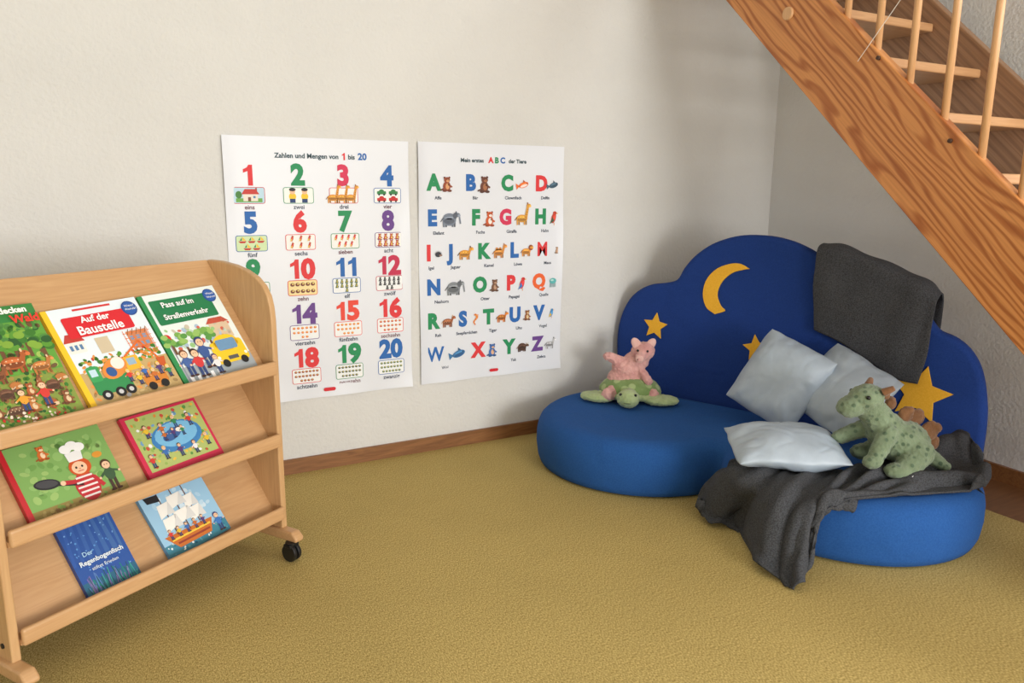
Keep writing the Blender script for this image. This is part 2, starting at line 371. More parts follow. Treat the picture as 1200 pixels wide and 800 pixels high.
def poster(label, x0, w, z0, h):
    t = thing('poster', label, 'poster', (x0, D-.0022, z0), (math.pi/2, 0, 0), 'learning posters on the back wall')
    nu, nv = 32, 44; bm = bmesh.new(); vs = {}
    for i in range(nu+1):
        for j in range(nv+1):
            u, v = i/nu, j/nv
            e = max(0, abs(u-.5)*2-.86)/.14
            e2 = max(0, (.06-v)/.06)
            vs[i, j] = bm.verts.new((u*w, v*h, .0004+.0009*(.5+.5*math.sin(u*5+v*7+1.5*math.sin(v*9)))*(.5+.5*math.sin(u*11-v*4))+.009*e*e*(.5+.5*math.sin(v*9+u*3))+.006*e2*math.sin(u*8)**2))
    for i in range(nu):
        for j in range(nv): bm.faces.new((vs[i, j], vs[i+1, j], vs[i+1, j+1], vs[i, j+1]))
    o = obj('sheet', bm, pm((226, 229, 235), .4), t, smooth=True)
    if sum(p.normal.z for p in o.data.polygons) < 0: o.data.flip_normals()
    return t
Z0 = .29; PZ = .0018; TC = (50, 76, 84)
P1 = poster('white numbers poster from one to twenty, left one beside the bookcase', .446, .684, .29, .972)
text('title', 'Zahlen und Mengen von', P1, .293, .907, PZ, .0238, TC, .0007)
text('title', ' ', P1, .428, .909, PZ, .036, RD, polys=[one_glyph(0, .036)]); text('title', 'bis', P1, .458, .907, PZ, .0238, TC, .0007); text('title', '20', P1, .500, .909, PZ, .034, BL, .0012)
words = 'eins zwei drei vier fünf sechs sieben acht neun zehn elf zwölf dreizehn vierzehn fünfzehn sechzehn siebzehn achtzehn neunzehn zwanzig'.split()
ncol = [RD, GR, PK, BL, BL, RD, GR, PU, GR, RD, BL, (196, 36, 76), OR, PU, (232, 70, 50), RD, BL, RD, GR, BL]
icol = [(200, 60, 50), (240, 200, 40), (220, 150, 40), (200, 40, 40), (230, 190, 40), (190, 60, 40), (200, 60, 60), (190, 50, 60), (230, 190, 40), (120, 60, 50), (40, 100, 50), (20, 20, 20), (240, 200, 40), (230, 120, 60), (230, 130, 60), (200, 70, 60), (60, 120, 200), (150, 50, 40), (50, 80, 70), (70, 110, 80)]
bgc = [(190, 220, 235), (244, 246, 240)] + [(242, 244, 242)]*2 + [(210, 230, 180)] + [(242, 242, 238)]*4 + [(244, 222, 160)] + [(242, 244, 244)]*10
colx = (.082, .256, .424, .596)
for i in range(20):
    c, r = i % 4, i//4; x = colx[c]; z = 1.127-.169*r-Z0
    number(i+1, P1, x, z, PZ, .100, ncol[i], .0052)
    text('caption', words[i], P1, x, z-.112, PZ, .022, (110, 60, 70) if i % 3 == 0 else (60, 70, 90), .0004)
    a = Art(); w2, h2 = .055, .029; yc = z-.070
    a.rrect(x-w2, yc-h2, x+w2, yc+h2, .008, ncol[i] if i else (200, 40, 50), 0); a.rrect(x-w2+.0022, yc-h2+.0022, x+w2-.0022, yc+h2-.0022, .006, bgc[i], 1)
    if i == 0:
        a.rect(x-.045, yc-.024, x+.045, yc-.010, (110, 170, 80), 2); a.rect(x-.02, yc-.02, x+.030, yc+.004, (235, 225, 210), 3); a.poly([(x-.026, yc+.004), (x+.036, yc+.004), (x+.022, yc+.022), (x-.014, yc+.022)], (200, 60, 50), 4); a.rect(x-.004, yc-.02, x+.006, yc-.006, (120, 70, 50), 4); a.rect(x+.014, yc-.010, x+.022, yc-.002, (90, 140, 180), 4); a.ell(x-.035, yc+.002, .011, .013, (70, 130, 60), 3); a.rect(x+.022, yc+.014, x+.028, yc+.026, (160, 70, 50), 3)
    elif i == 1:
        for s in (-1, 1): a.ell(x+s*.022, yc+.014, .010, .010, (235, 190, 150), 3); a.ell(x+s*.022, yc+.021, .012, .006, (30, 30, 40), 4); a.ell(x+s*.022, yc-.004, .013, .014, (240, 200, 40), 2); a.rect(x+s*.022-.01, yc-.026, x+s*.022+.01, yc-.012, (30, 60, 110), 3)
    elif i == 2:
        for s in (-1, 0, 1): animal(a, x+s*.034-.008, yc-.008, .040, 'tall', (222, 150, 50), (140, 80, 30), 3)
    else:
        n = i+1; per = 3 if n < 7 else (4 if n < 9 else (5 if n <= 12 else (6 if n < 18 else 7))); rows = math.ceil(n/per) if n > 4 else 2
        if n == 4: per = 2
        k = 0
        for rr in range(rows):
            m = min(per, n-k)
            for q in range(m):
                px = x+(q-(m-1)/2)*(2*w2*.86/per); py = yc+((rows-1)/2-rr)*(h2*1.75/rows)
                sz = min(.0125, h2*.75/rows)
                if n in (6, 7, 8, 11, 12): animal(a, px, py, sz*2.1, 'bird' if n in (6, 7) else 'sit', icol[i], (230, 200, 90) if n != 12 else (120, 120, 120), 2)
                elif n == 4: a.rrect(px-.018, py-.008, px+.018, py+.004, .003, (200, 40, 40) if rr else (50, 130, 70), 3); a.ell(px, py+.004, .010, .007, (200, 40, 40) if rr else (50, 130, 70), 2); a.ell(px-.01, py-.009, .004, .004, (20, 20, 20), 4, n=8); a.ell(px+.01, py-.009, .004, .004, (20, 20, 20), 4, n=8)
                elif n == 5: a.poly([(px-.014, py-.004), (px+.014, py-.004), (px+.008, py-.011), (px-.008, py-.011)], (190, 50, 40), 3); a.poly([(px, py-.002), (px, py+.012), (px+.012, py-.002)], (240, 200, 50), 3); a.poly([(px-.002, py-.002), (px-.002, py+.010), (px-.010, py-.002)], (60, 140, 70), 3)
                else: a.ell(px, py, sz*.75, sz*.62, icol[i], 3, n=12); a.ell(px+sz*.15, py+sz*.2, sz*.3, sz*.25, (250, 225, 120), 4, n=8)
            k += m
    a.build('picture_card', P1, PZ)
Art().rrect(.318, .022, .365, .036, .007, (214, 30, 44), 1).build('red_emblem', P1, PZ+.004)
P2 = poster('white alphabet poster with an animal beside each letter, nearer the sofa', 1.168, .678, .29, .974)
text('title', 'Mein erstes', P2, .238, .907, PZ, .0222, TC, .0007)
for s, x, c in (('A', .323, RD), ('B', .350, GR), ('C', .378, BL)): text('title', s, P2, x, .909, PZ, .032, c, .0014)
text('title', 'der Tiere', P2, .448, .907, PZ, .0222, TC, .0007)
abc = [
 ('A', 508, 0, GR, 523, 'sit', (150, 70, 40), (220, 160, 110), .055, 'Affe'), ('B', 551, 0, BL, 567, 'sit', (110, 60, 40), (170, 110, 70), .062, 'Bär'), ('C', 594, 0, GR, 613, 'fish', (235, 110, 40), (250, 230, 220), .048, 'Clownfisch'), ('D', 634, 0, RD, 648, 'fish', (70, 100, 120), (50, 80, 100), .046, 'Delfin'),
 ('E', 506, 1, BL, 526, 'big', (120, 130, 145), (90, 100, 112), .060, 'Elefant'), ('F', 557, 1, GR, 573, 'sit', (205, 90, 40), (245, 235, 225), .058, 'Fuchs'), ('G', 592, 1, PK, 611, 'tall', (225, 160, 60), (150, 90, 40), .054, 'Giraffe'), ('H', 633, 1, GR, 648, 'bird', (200, 60, 40), (60, 90, 60), .056, 'Hahn'),
 ('I', 502, 2, RD, 513, 'spiny', (50, 50, 60), (150, 120, 100), .034, 'Igel'), ('J', 528, 2, BL, 544, 'quad', (222, 150, 50), (80, 50, 30), .050, 'Jaguar'), ('K', 566, 2, GR, 584, 'camel', (215, 140, 60), (170, 100, 40), .048, 'Kamel'), ('L', 602, 2, BL, 616, 'lion', (225, 150, 60), (150, 70, 30), .043, 'Löwe'), ('M', 635, 2, RD, 652, 'sit', (170, 130, 100), (220, 180, 150), .028, 'Maus'),
 ('N', 508, 3, BL, 531, 'big', (130, 135, 140), (100, 105, 110), .060, 'Nashorn'), ('O', 562, 3, GR, 579, 'sit', (120, 80, 55), (190, 150, 120), .048, 'Otter'), ('P', 598, 3, RD, 611, 'bird', (215, 50, 50), (40, 120, 190), .055, 'Papagei'), ('Q', 631, 3, OR, 647, 'jelly', (90, 180, 180), (180, 226, 220), .042, 'Qualle'),
 ('R', 507, 4, GR, 524, 'quad', (160, 90, 50), (210, 170, 130), .045, 'Reh'), ('S', 542, 4, BL, 556, 'curl', (235, 150, 60), (225, 120, 50), .042, 'Seepferdchen'), ('T', 572, 4, GR, 587, 'tiger', (228, 130, 40), (40, 30, 30), .042, 'Tiger'), ('U', 603, 4, BL, 617, 'sit', (150, 90, 50), (230, 200, 150), .042, 'Uhu'), ('V', 631, 4, BL, 645, 'bird', (60, 140, 200), (240, 200, 60), .040, 'Vogel'),
 ('W', 510, 5, BL, 537, 'fish', (60, 120, 170), (40, 90, 140), .060, 'Wal'), ('X', 560, 5, RD, 576, 'sit', (60, 110, 180), (230, 180, 140), .052, ''), ('Y', 596, 5, GR, 611, 'yak', (90, 60, 45), (140, 100, 70), .042, 'Yak'), ('Z', 629, 5, PU, 643, 'zebra', (206, 206, 208), (30, 30, 30), .042, 'Zebra')]
PLp, PLn = V((0, D, 0)), V((0, 1, 0))
for (L, px, r, col, ax, kd, c1, c2, sz, cap) in abc:
    lz = 1.106-.1395*r-Z0; py = 215+40*r
    lx = onp(px, py, PLp, PLn).x-1.168; axx = onp(ax, py, PLp, PLn).x-1.168
    mw = L in 'MW'
    text('letter', L, P2, lx, lz, PZ, .084, col, .0022 if mw else .0050, sx=.84 if mw else .92)
    if cap: text('caption', cap, P2, (lx+axx)/2-.01, lz-.058, PZ, .018, (60, 70, 90), .0004)
    a = Art(); animal(a, axx, lz-.004, sz, kd, c1, c2); a.build('animal_picture', P2, PZ+.0012)
Art().rrect(.318, .020, .36, .033, .0065, (214, 30, 44), 1).build('red_emblem', P2, PZ+.004)

# ------------------------------------------------------------ display bookcase
SA = math.radians(31.4); SO = V((.447, 2.205, 0)); SL = .752
SH = thing('display_bookcase', 'beech display bookcase on castors with three sloping tiers of picture books', 'bookcase', SO, (0, 0, SA))
MS = Matrix.Translation(SO) @ Matrix.Rotation(SA, 4, 'Z'); MS3 = MS.to_3x3()
prof = [(0, .085), (0, .72), (.003, .755), (.011, .787), (.028, .815), (.055, .838), (.095, .856), (.14, .868), (.20, .876), (.25, .877), (.285, .868), (.305, .840), (.31, .80), (.31, .085)]
for x in (0, -SL-.02):
    bm = bmesh.new(); prism(bm, [(x, a, b) for a, b in prof], (.02, 0, 0)); obj('side_panel', bm, M_beechp, SH, bevel=.004)
    bm = bmesh.new(); prism(bm, [(x-.014, -.065, .058), (x-.014, -.068, .07), (x-.014, -.05, .088), (x-.014, .36, .088), (x-.014, .385, .08), (x-.014, .385, .058)], (.034, 0, 0)); obj('foot', bm, M_beech, SH, bevel=.007)
    for y in (-.045, .33):
        w = bmesh.new(); cx = x-.012
        for q in (-.014, .003): tube(w, (cx+q, y, .0275), (cx+q+.012, y, .0275), .0272, seg=28)
        tube(w, (cx-.01, y, .0275), (cx+.01, y, .0275), .008)
        co = obj('castor', w, M_black, SH, bevel=.003, angle=60)
        w = bmesh.new(); tube(w, (cx, y, .045), (cx, y, .06), .014, .018); box(w, cx-.018, cx+.018, y-.014, y+.014, .046, .056); obj('castor_fork', w, M_black, co, bevel=.002)
sd = V((0, .591, .806)); sn = V((0, -.806, .591))
tiers = [.602, .386, .160]
for i, z in enumerate(tiers):
    L = .382 if i == 0 else .265
    bm = bmesh.new(); p = V((-SL, .028, z-.032)); q = p+sd*L
    prism(bm, [p, q, q-sn*.012, p-sn*.012], (SL, 0, 0)); obj('sloping_board', bm, M_beech, SH, bevel=.003 if i == 0 else 0)
    bm = bmesh.new(); box(bm, -SL, 0, -.004, .034, z-.040, z-.028); obj('ledge', bm, M_beech, SH)
    bm = bmesh.new(); box(bm, -SL, 0, -.016, -.002, z-.040, z); obj('front_lip', bm, M_beech, SH, bevel=.006)
bm = bmesh.new(); box(bm, -SL, 0, .28, .295, .1, .84); obj('back_board', bm, M_beech, SH)
for y, z in ((.03, .34), (.03, .12), (.2, .5)):
    for x in (-SL-.0225,):
        bm = bmesh.new(); tube(bm, (x, y, z), (x+.006, y, z), .006); obj('screw', bm, M_black, SH)

def book(tier, quad, label, th=.012, cover=(240, 240, 240), spine=None, group='picture books on the display bookcase'):
    z = tiers[tier]
    p0 = MS @ (V((0, .028, z-.032))+sn*(th+.002)); n = (MS3 @ sn).normalized(); ea = (MS3 @ V((1, 0, 0))).normalized(); es = (MS3 @ sd).normalized()
    q = [onp(a, b, p0, n) for a, b in quad]   # TL TR BR BL
    loc = [V(((c-p0).dot(ea), (c-p0).dot(es))) for c in q]
    B = (loc[3]+loc[2])/2; T = (loc[0]+loc[1])/2; w = ((loc[2]-loc[3]).length+(loc[1]-loc[0]).length)/2
    u = (T-B).normalized()
    u = (u*.5+V((0, 1))*.5).normalized()
    h = (T-B).length
    ex = max(0, (B.y-abs(u.x)*w/2-.004)/u.y); B2 = B-u*ex; h += ex
    r = V((u.y, -u.x)); o = B2-r*w/2
    if o.x < -SL+.003: w -= (-SL+.003-o.x); o.x = -SL+.003
    org = p0+ea*o.x+es*o.y-n*th
    e1 = (ea*r.x+es*r.y).normalized(); e2 = (ea*u.x+es*u.y).normalized()
    t = frame_thing('picture_book', label, 'book', org, e1, e2, n, group)
    bm = bmesh.new(); box(bm, 0, w, 0, h, 0, .0018); box(bm, 0, w, 0, h, th-.0018, th); box(bm, 0, .002, 0, h, .0018, th-.0018)
    obj('cover', bm, [pm(cover, .3)], t)
    bm = bmesh.new(); box(bm, .002, w-.004, .003, h-.003, .0019, th-.0019); obj('pages', bm, pm((235, 232, 222)), t)
    return t, w, h, th+.0002
def speck(a, x0, y0, x1, y1, n, cols, s, l=2):
    for k in range(n):
        e = s*.6; a.ell(random.uniform(x0+e, x1-e), random.uniform(y0+e, y1-e), random.uniform(.4, 1)*s, random.uniform(.4, 1)*s, random.choice(cols), l+(k % 3)*.5, random.uniform(0, 3), n=10)
def tree(a, x, y, s, cols, l=2):
    a.rect(x-.06*s, y, x+.06*s, y+.5*s, (112, 76, 48), l)
    for k in range(9): a.ell(x+random.uniform(-.28, .28)*s, y+random.uniform(.45, .9)*s, .17*s, .13*s, cols[k % len(cols)], l+.5+.2*k, n=12)
def kid(a, x, y, s, shirt, hair, trousers=(50, 70, 120), L=0):
    b = Art()
    b.rect(x-.12*s, y-.5*s, x-.02*s, y-.1*s, trousers, 3); b.rect(x+.02*s, y-.5*s, x+.12*s, y-.1*s, trousers, 3)
    b.ell(x-.08*s, y-.5*s, .09*s, .04*s, (70, 40, 30), 3.5, n=8); b.ell(x+.1*s, y-.5*s, .09*s, .04*s, (70, 40, 30), 3.5, n=8)
    b.ell(x, y, .16*s, .2*s, shirt, 4); b.line(x-.1*s, y+.1*s, x-.3*s, y-.05*s, .07*s, shirt, 3); b.line(x+.1*s, y+.1*s, x+.3*s, y+.02*s, .07*s, shirt, 3)
    b.ell(x-.31*s, y-.05*s, .04*s, .04*s, (240, 196, 160), 4, n=8); b.ell(x+.31*s, y+.02*s, .04*s, .04*s, (240, 196, 160), 4, n=8)
    b.ell(x, y+.32*s, .15*s, .16*s, hair, 5); b.ell(x, y+.29*s, .12*s, .12*s, (240, 196, 160), 6)
    b.ell(x-.04*s, y+.31*s, .015*s, .02*s, (20, 20, 20), 7, n=6); b.ell(x+.04*s, y+.31*s, .015*s, .02*s, (20, 20, 20), 7, n=6)
    a.add(b, L)
FOR = [(60, 120, 40), (90, 150, 50), (40, 90, 40), (130, 170, 60), (76, 134, 60)]
KC = [(210, 60, 50), (230, 190, 50), (60, 110, 180), (200, 110, 50), (90, 60, 120), (60, 140, 90), (236, 236, 236)]
# forest book
t, w, h, z = book(0, [(-78, 368), (33, 356), (99, 470), (-24, 505)], 'green forest picture book, leftmost on the top tier', cover=(84, 150, 52))
a = Art(); a.rect(.0, 0, w, h, (98, 160, 60), 0); a.rect(0, 0, w, h*.42, (132, 150, 66), .5); a.rect(0, h*.86, w, h, (54, 130, 60), .5)
speck(a, .005, h*.42, w-.005, h*.86, 170, FOR+[(160, 190, 90), (110, 84, 52)], .009, 1); speck(a, .005, .01, w-.005, h*.44, 200, FOR+[(170, 140, 70), (150, 110, 60), (120, 90, 50)], .006, 1)
for k in range(7): tree(a, w*(.05+.14*k), h*(.5+.05*(k % 2)), h*.24, FOR, 3)
BA = [(176, 92, 44), (140, 84, 50), (110, 74, 54), (190, 120, 60)]
animal(a, w*.52, h*.52, .052, 'quad', BA[0], (230, 200, 160), 8); animal(a, w*.78, h*.46, .040, 'quad', BA[3], (230, 200, 160), 8); animal(a, w*.3, h*.44, .042, 'quad', BA[1], (90, 60, 40), 8)
for k in range(8): animal(a, w*(.08+.12*k), h*(.29+.05*(k % 2)), .030, ['sit', 'bird', 'yak', 'spiny'][k % 4], BA[k % 4], (220, 190, 150), 10)
for k in range(5): animal(a, w*(.16+.18*k), h*(.17-.02*(k % 2)), .034, ['sit', 'quad', 'sit', 'spiny', 'sit'][k], BA[(k+1) % 4], (224, 196, 156), 10)
kid(a, w*.68, h*.24, .062, (210, 60, 50), (150, 80, 40), L=12); kid(a, w*.45, h*.22, .055, (230, 160, 50), (90, 60, 40), L=12)
speck(a, .01, .008, w-.01, .045, 36, [(200, 40, 30), (240, 220, 200), (150, 90, 50)], .004, 12)
a.build('illustration', t, z)
text('title', 'entdecken', t, w*.68, h*.945, z+.0052, .021, (250, 250, 240), .0008); text('title', 'Wald', t, w*.84, h*.865, z+.0052, .028, (226, 60, 44), .0010)
# building site book
t, w, h, z = book(0, [(43, 366), (152, 349), (213, 444), (103, 473)], 'building site picture book with yellow spine and red title banner', cover=(244, 196, 40))
a = Art(); a.rect(.0, 0, .014, h, (244, 196, 40), 1); a.rect(.014, 0, w, h, (226, 236, 242), 0); a.rect(.014, 0, w, h*.36, (196, 166, 110), 1)
speck(a, .018, h*.34, w-.01, h*.5, 90, FOR+[(200, 60, 50), (240, 240, 240), (224, 140, 60), (226, 150, 70)], .007); speck(a, .018, .008, w-.008, h*.32, 90, [(180, 150, 96), (214, 186, 130), (160, 130, 84), (170, 170, 170), (226, 150, 80)], .007, 1.5)
a.rrect(.018, h*.55, .060, h*.68, .004, (236, 232, 224), 2); a.poly([(.014, h*.66), (.066, h*.66), (.055, h*.74), (.026, h*.74)], (190, 60, 50), 3)
for k in range(3): a.rect(.023+.012*k, h*.58, .030+.012*k, h*.63, (90, 130, 170), 3.5)
a.rect(w*.36, h*.5, w*.5, h*.66, (206, 190, 160), 2); a.rect(w*.7, h*.46, w*.93, h*.66, (206, 130, 90), 2)
for k in range(6): a.rect(w*(.72+.07*(k % 3)), h*(.5+.07*(k//3)), w*(.76+.07*(k % 3)), h*(.54+.07*(k//3)), (120, 150, 180), 3)
for k in range(5): a.line(w*.66, h*(.44+.05*k), w*.96, h*(.44+.05*k), .0016, (230, 120, 50), 4)
for k in range(4): a.line(w*(.67+.09*k), h*.4, w*(.67+.09*k), h*.67, .0016, (230, 120, 50), 4)
a.rrect(w*.12, h*.12, w*.5, h*.27, .006, (50, 140, 80), 7); a.rrect(w*.12, h*.25, w*.24, h*.4, .006, (60, 160, 90), 8); a.rect(w*.14, h*.3, w*.21, h*.37, (190, 220, 230), 9)
a.ell(w*.4, h*.34, w*.15, h*.09, (226, 140, 60), 8, .5); a.ell(w*.45, h*.38, w*.07, h*.06, (240, 230, 220), 9, .5); a.ell(w*.35, h*.31, w*.05, h*.05, (50, 90, 150), 9, .5)
for k in (.2, .34, .45): a.ell(w*k, h*.11, .013, .013, (30, 30, 30), 9); a.ell(w*k, h*.11, .006, .006, (200, 200, 200), 10)
a.line(w*.55, h*.42, w*.78, h*.55, .005, (226, 110, 40), 7); a.line(w*.78, h*.55, w*.90, h*.32, .005, (226, 110, 40), 7); a.rrect(w*.52, h*.28, w*.68, h*.42, .005, (240, 180, 50), 7); a.rect(w*.55, h*.33, w*.64, h*.4, (150, 180, 200), 8)
a.poly([(w*.86, h*.34), (w*.96, h*.34), (w*.93, h*.24), (w*.87, h*.24)], (200, 90, 40), 8)
a.rrect(w*.62, h*.09, w*.88, h*.2, .005, (210, 130, 50), 7); a.ell(w*.68, h*.08, .011, .011, (30, 30, 30), 9); a.ell(w*.82, h*.08, .011, .011, (30, 30, 30), 9)
for k in range(6): kid(a, w*(.5+.085*k), h*(.24-.05*(k % 2)), .036, KC[k], (240, 200, 50), L=8)
for k in range(5): a.line(w*(.70+.05*k), h*.62, w*(.74+.05*k), h*.68, .002, (150, 100, 60), 4)
a.rrect(.035, h*.69, w-.04, h*.90, .006, (214, 34, 44), 6); a.ell(w-.03, h-.03, .021, .021, (30, 70, 140), 7); a.ell(w-.03, h-.03, .018, .018, (46, 92, 168), 8)
a.rect(w*.3, h*.955, w*.7, h*.975, (210, 50, 50), 2)
a.build('illustration', t, z)
text('title', 'Auf der', t, w*.47, h*.85, z+.0025, .024, (252, 250, 248), .0006); text('title', 'Baustelle', t, w*.48, h*.745, z+.0025, .033, (252, 250, 248), .0007)
text('badge_text', 'Wieso?', t, w-.03, h-.024, z+.003, .009, (255, 255, 255)); text('badge_text', 'Weshalb?', t, w-.03, h-.034, z+.003, .008, (255, 255, 255))
# road safety book
t, w, h, z = book(0, [(157, 348), (246, 335), (297, 419), (213, 444)], 'road safety picture book with green spine and yellow van', cover=(46, 140, 80))
a = Art(); a.rect(0, 0, .014, h, (46, 140, 80), 1); a.rect(.014, 0, w, h, (228, 236, 232), 0); a.rrect(.022, h*.66, w-.03, h*.93, .005, (30, 122, 74), 3); a.rect(.014, 0, w, h*.2, (160, 168, 172), 1)
speck(a, .018, h*.36, w-.01, h*.62, 60, [(150, 195, 130), (190, 210, 190), (200, 190, 170), (210, 100, 80), (170, 190, 210)], .008)
for k in range(4): tree(a, w*(.1+.16*k), h*.34, h*.22, [(120, 170, 80), (90, 150, 70), (150, 190, 100)], 2.5)
a.rect(w*.66, h*.4, w*.92, h*.6, (214, 190, 160), 2.5); a.poly([(w*.63, h*.58), (w*.95, h*.58), (w*.88, h*.64), (w*.7, h*.64)], (190, 80, 60), 3)
for k in range(5): a.rect(w*(.1+.09*k), 0, w*(.14+.09*k), h*.1, (246, 246, 246), 2)
a.rrect(w*.52, h*.13, w*.97, h*.37, .01, (244, 200, 40), 8); a.ell(w*.75, h*.35, w*.17, h*.09, (244, 200, 40), 8); a.rrect(w*.61, h*.27, w*.88, h*.39, .006, (110, 150, 185), 9); a.ell(w*.62, h*.13, .012, .012, (30, 30, 30), 10); a.ell(w*.88, h*.13, .012, .012, (30, 30, 30), 10); a.rect(w*.68, h*.16, w*.82, h*.2, (90, 90, 90), 10); a.ell(w*.56, h*.2, .005, .005, (250, 250, 230), 10); a.ell(w*.94, h*.2, .005, .005, (250, 250, 230), 10)
kid(a, w*.16, h*.24, .080, (70, 100, 160), (120, 70, 40), L=5); kid(a, w*.29, h*.22, .085, (210, 60, 60), (60, 40, 30), L=6); kid(a, w*.42, h*.31, .095, (60, 90, 150), (40, 60, 110), L=7); kid(a, w*.5, h*.16, .06, (230, 230, 230), (60, 40, 110), L=11)
a.line(w*.08, h*.05, w*.08, h*.5, .004, (140, 140, 150), 2); a.ell(w*.08, h*.52, .012, .012, (210, 40, 40), 4); a.ell(w-.028, h-.03, .021, .021, (30, 70, 140), 4); a.ell(w-.028, h-.03, .018, .018, (46, 92, 168), 5); a.build('illustration', t, z)
text('title', 'Pass auf im', t, w*.42, h*.86, z+.0025, .023, (250, 250, 250), .0005); text('title', 'Straßenverkehr', t, w*.46, h*.73, z+.0025, .0225, (250, 250, 250), .0005)
text('badge_text', 'Wieso?', t, w-.028, h-.026, z+.003, .009, (255, 255, 255)); text('badge_text', 'Warum?', t, w-.028, h-.037, z+.003, .009, (255, 255, 255))
# cook book
t, w, h, z = book(1, [(-8, 530), (114, 497), (152, 574), (36, 610)], 'green cookery picture book showing a red-haired child with chef hat and pan', cover=(196, 40, 50))
a = Art(); a.rect(.012, .0, w, h, (128, 172, 92), 0); a.rect(.012, 0, w, h*.14, (150, 130, 70), 1); speck(a, .02, h*.2, w-.01, h*.95, 60, [(144, 186, 106), (112, 158, 78), (156, 190, 110)], .012, 1); speck(a, .02, .005, w-.01, h*.14, 30, [(120, 150, 70), (170, 150, 90), (130, 100, 60)], .006, 1.5)
a.ell(w*.28, h*.42, w*.12, h*.07, (40, 40, 44), 5, -.2); a.ell(w*.28, h*.425, w*.10, h*.05, (70, 70, 74), 6, -.2); a.line(w*.36, h*.38, w*.6, h*.28, .007, (40, 40, 44), 4)
a.ell(w*.63, h*.24, w*.12, h*.2, (190, 44, 52), 4)
for k in range(5): a.rect(w*(.53+.008*abs(k-2)), h*(.1+.065*k), w*(.73-.008*abs(k-2)), h*(.125+.065*k), (236, 226, 222), 5)
a.line(w*.54, h*.34, w*.42, h*.37, .010, (190, 44, 52), 6); a.ell(w*.42, h*.37, .006, .006, (244, 200, 164), 7); a.line(w*.72, h*.34, w*.78, h*.18, .010, (190, 44, 52), 6)
a.ell(w*.64, h*.51, w*.11, h*.12, (206, 84, 30), 6); a.ell(w*.63, h*.5, w*.075, h*.085, (244, 200, 164), 7); a.poly([(w*.56, h*.6), (w*.7, h*.6), (w*.72, h*.74), (w*.55, h*.72)], (238, 238, 236), 8)
for dx, dy in ((.58, .78), (.65, .81), (.71, .77)): a.ell(w*dx, h*dy, w*.06, h*.06, (248, 248, 246), 9+dx)
a.ell(w*.60, h*.51, .0025, .003, (20, 20, 20), 9); a.ell(w*.66, h*.51, .0025, .003, (20, 20, 20), 9); a.line(w*.6, h*.455, w*.66, h*.455, .0018, (190, 60, 50), 9); a.ell(w*.63, h*.485, .0025, .002, (226, 160, 130), 9)
kid(a, w*.88, h*.3, .08, (60, 90, 60), (80, 50, 30), (70, 50, 40), 3); animal(a, w*.36, h*.82, .034, 'sit', (214, 110, 40), (250, 220, 180), 3); a.ell(w*.85, h*.6, .012, .008, (220, 150, 50), 3); a.build('illustration', t, z)
# pool book
t, w, h, z = book(1, [(137, 491), (226, 467), (262, 529), (174, 557)], 'crimson-edged picture book with a blue paddling pool, middle tier', cover=(200, 36, 70))
a = Art(); a.rect(0, 0, w, h, (206, 44, 78), 0); a.rect(.012, h*.12, w-.008, h-.008, (176, 190, 110), 1)
speck(a, .018, h*.15, w-.012, h*.95, 120, [(90, 150, 70), (230, 190, 70), (200, 80, 60), (240, 240, 240), (150, 180, 90), (220, 140, 60), (110, 160, 200)], .006, 1.5)
a.ell(w*.55, h*.52, w*.33, h*.24, (60, 130, 190), 4); a.ell(w*.55, h*.55, w*.28, h*.19, (120, 186, 224), 5); a.ell(w*.5, h*.56, w*.14, h*.08, (60, 100, 160), 6, .3); a.ell(w*.62, h*.6, w*.06, h*.04, (246, 240, 230), 7)
for k in range(9): kid(a, w*(.12+.095*k), h*(.28+.40*(k % 2)+.03*(k % 3)), .038, KC[k % 7], [(120, 80, 40), (60, 40, 30), (220, 180, 90)][k % 3], L=6)
for k in range(3): kid(a, w*(.4+.12*k), h*.58, .030, KC[(k+3) % 7], (110, 60, 40), L=8)
a.build('illustration', t, z)
# underwater book
t, w, h, z = book(2, [(64, 625), (124, 598), (163, 664), (100, 694)], 'deep blue underwater picture book with pale lettering, lowest tier', cover=(30, 74, 160))
a = Art(); a.rect(0, 0, w, h, (40, 84, 160), 0)
for k in range(7):
    a.poly([(w*(.1+.13*k), h), (w*(.16+.13*k), h), (w*(.05+.16*k), h*.45), (w*(-.0+.15*k), h*.45)] if k < 6 else [(w*.9, h), (w*.95, h), (w*.93, h*.45), (w*.88, h*.45)], (48+3*k, 92+3*k, 170), .3+.1*k)
a.rect(0, 0, w, h*.2, (40, 100, 130), 1)
for k in range(50): x = random.uniform(.01, w-.01); a.line(x, 0, x+random.uniform(-.008, .008), random.uniform(.015, .055), .002, random.choice([(30, 140, 120), (90, 130, 190), (20, 80, 90), (130, 110, 170), (60, 160, 150)]), 1.5+.1*(k % 5))
speck(a, .01, h*.2, w-.01, h*.97, 40, [(120, 170, 226), (90, 150, 214)], .0028); a.build('illustration', t, z)
text('title', 'Der', t, w*.3, h*.56, z+.002, .016, (170, 210, 240), .0003); text('title', 'Regenbogenfisch', t, w*.5, h*.45, z+.002, .0165, (235, 245, 250), .0004); text('title', 'stiftet Frieden', t, w*.5, h*.34, z+.002, .012, (235, 245, 250))
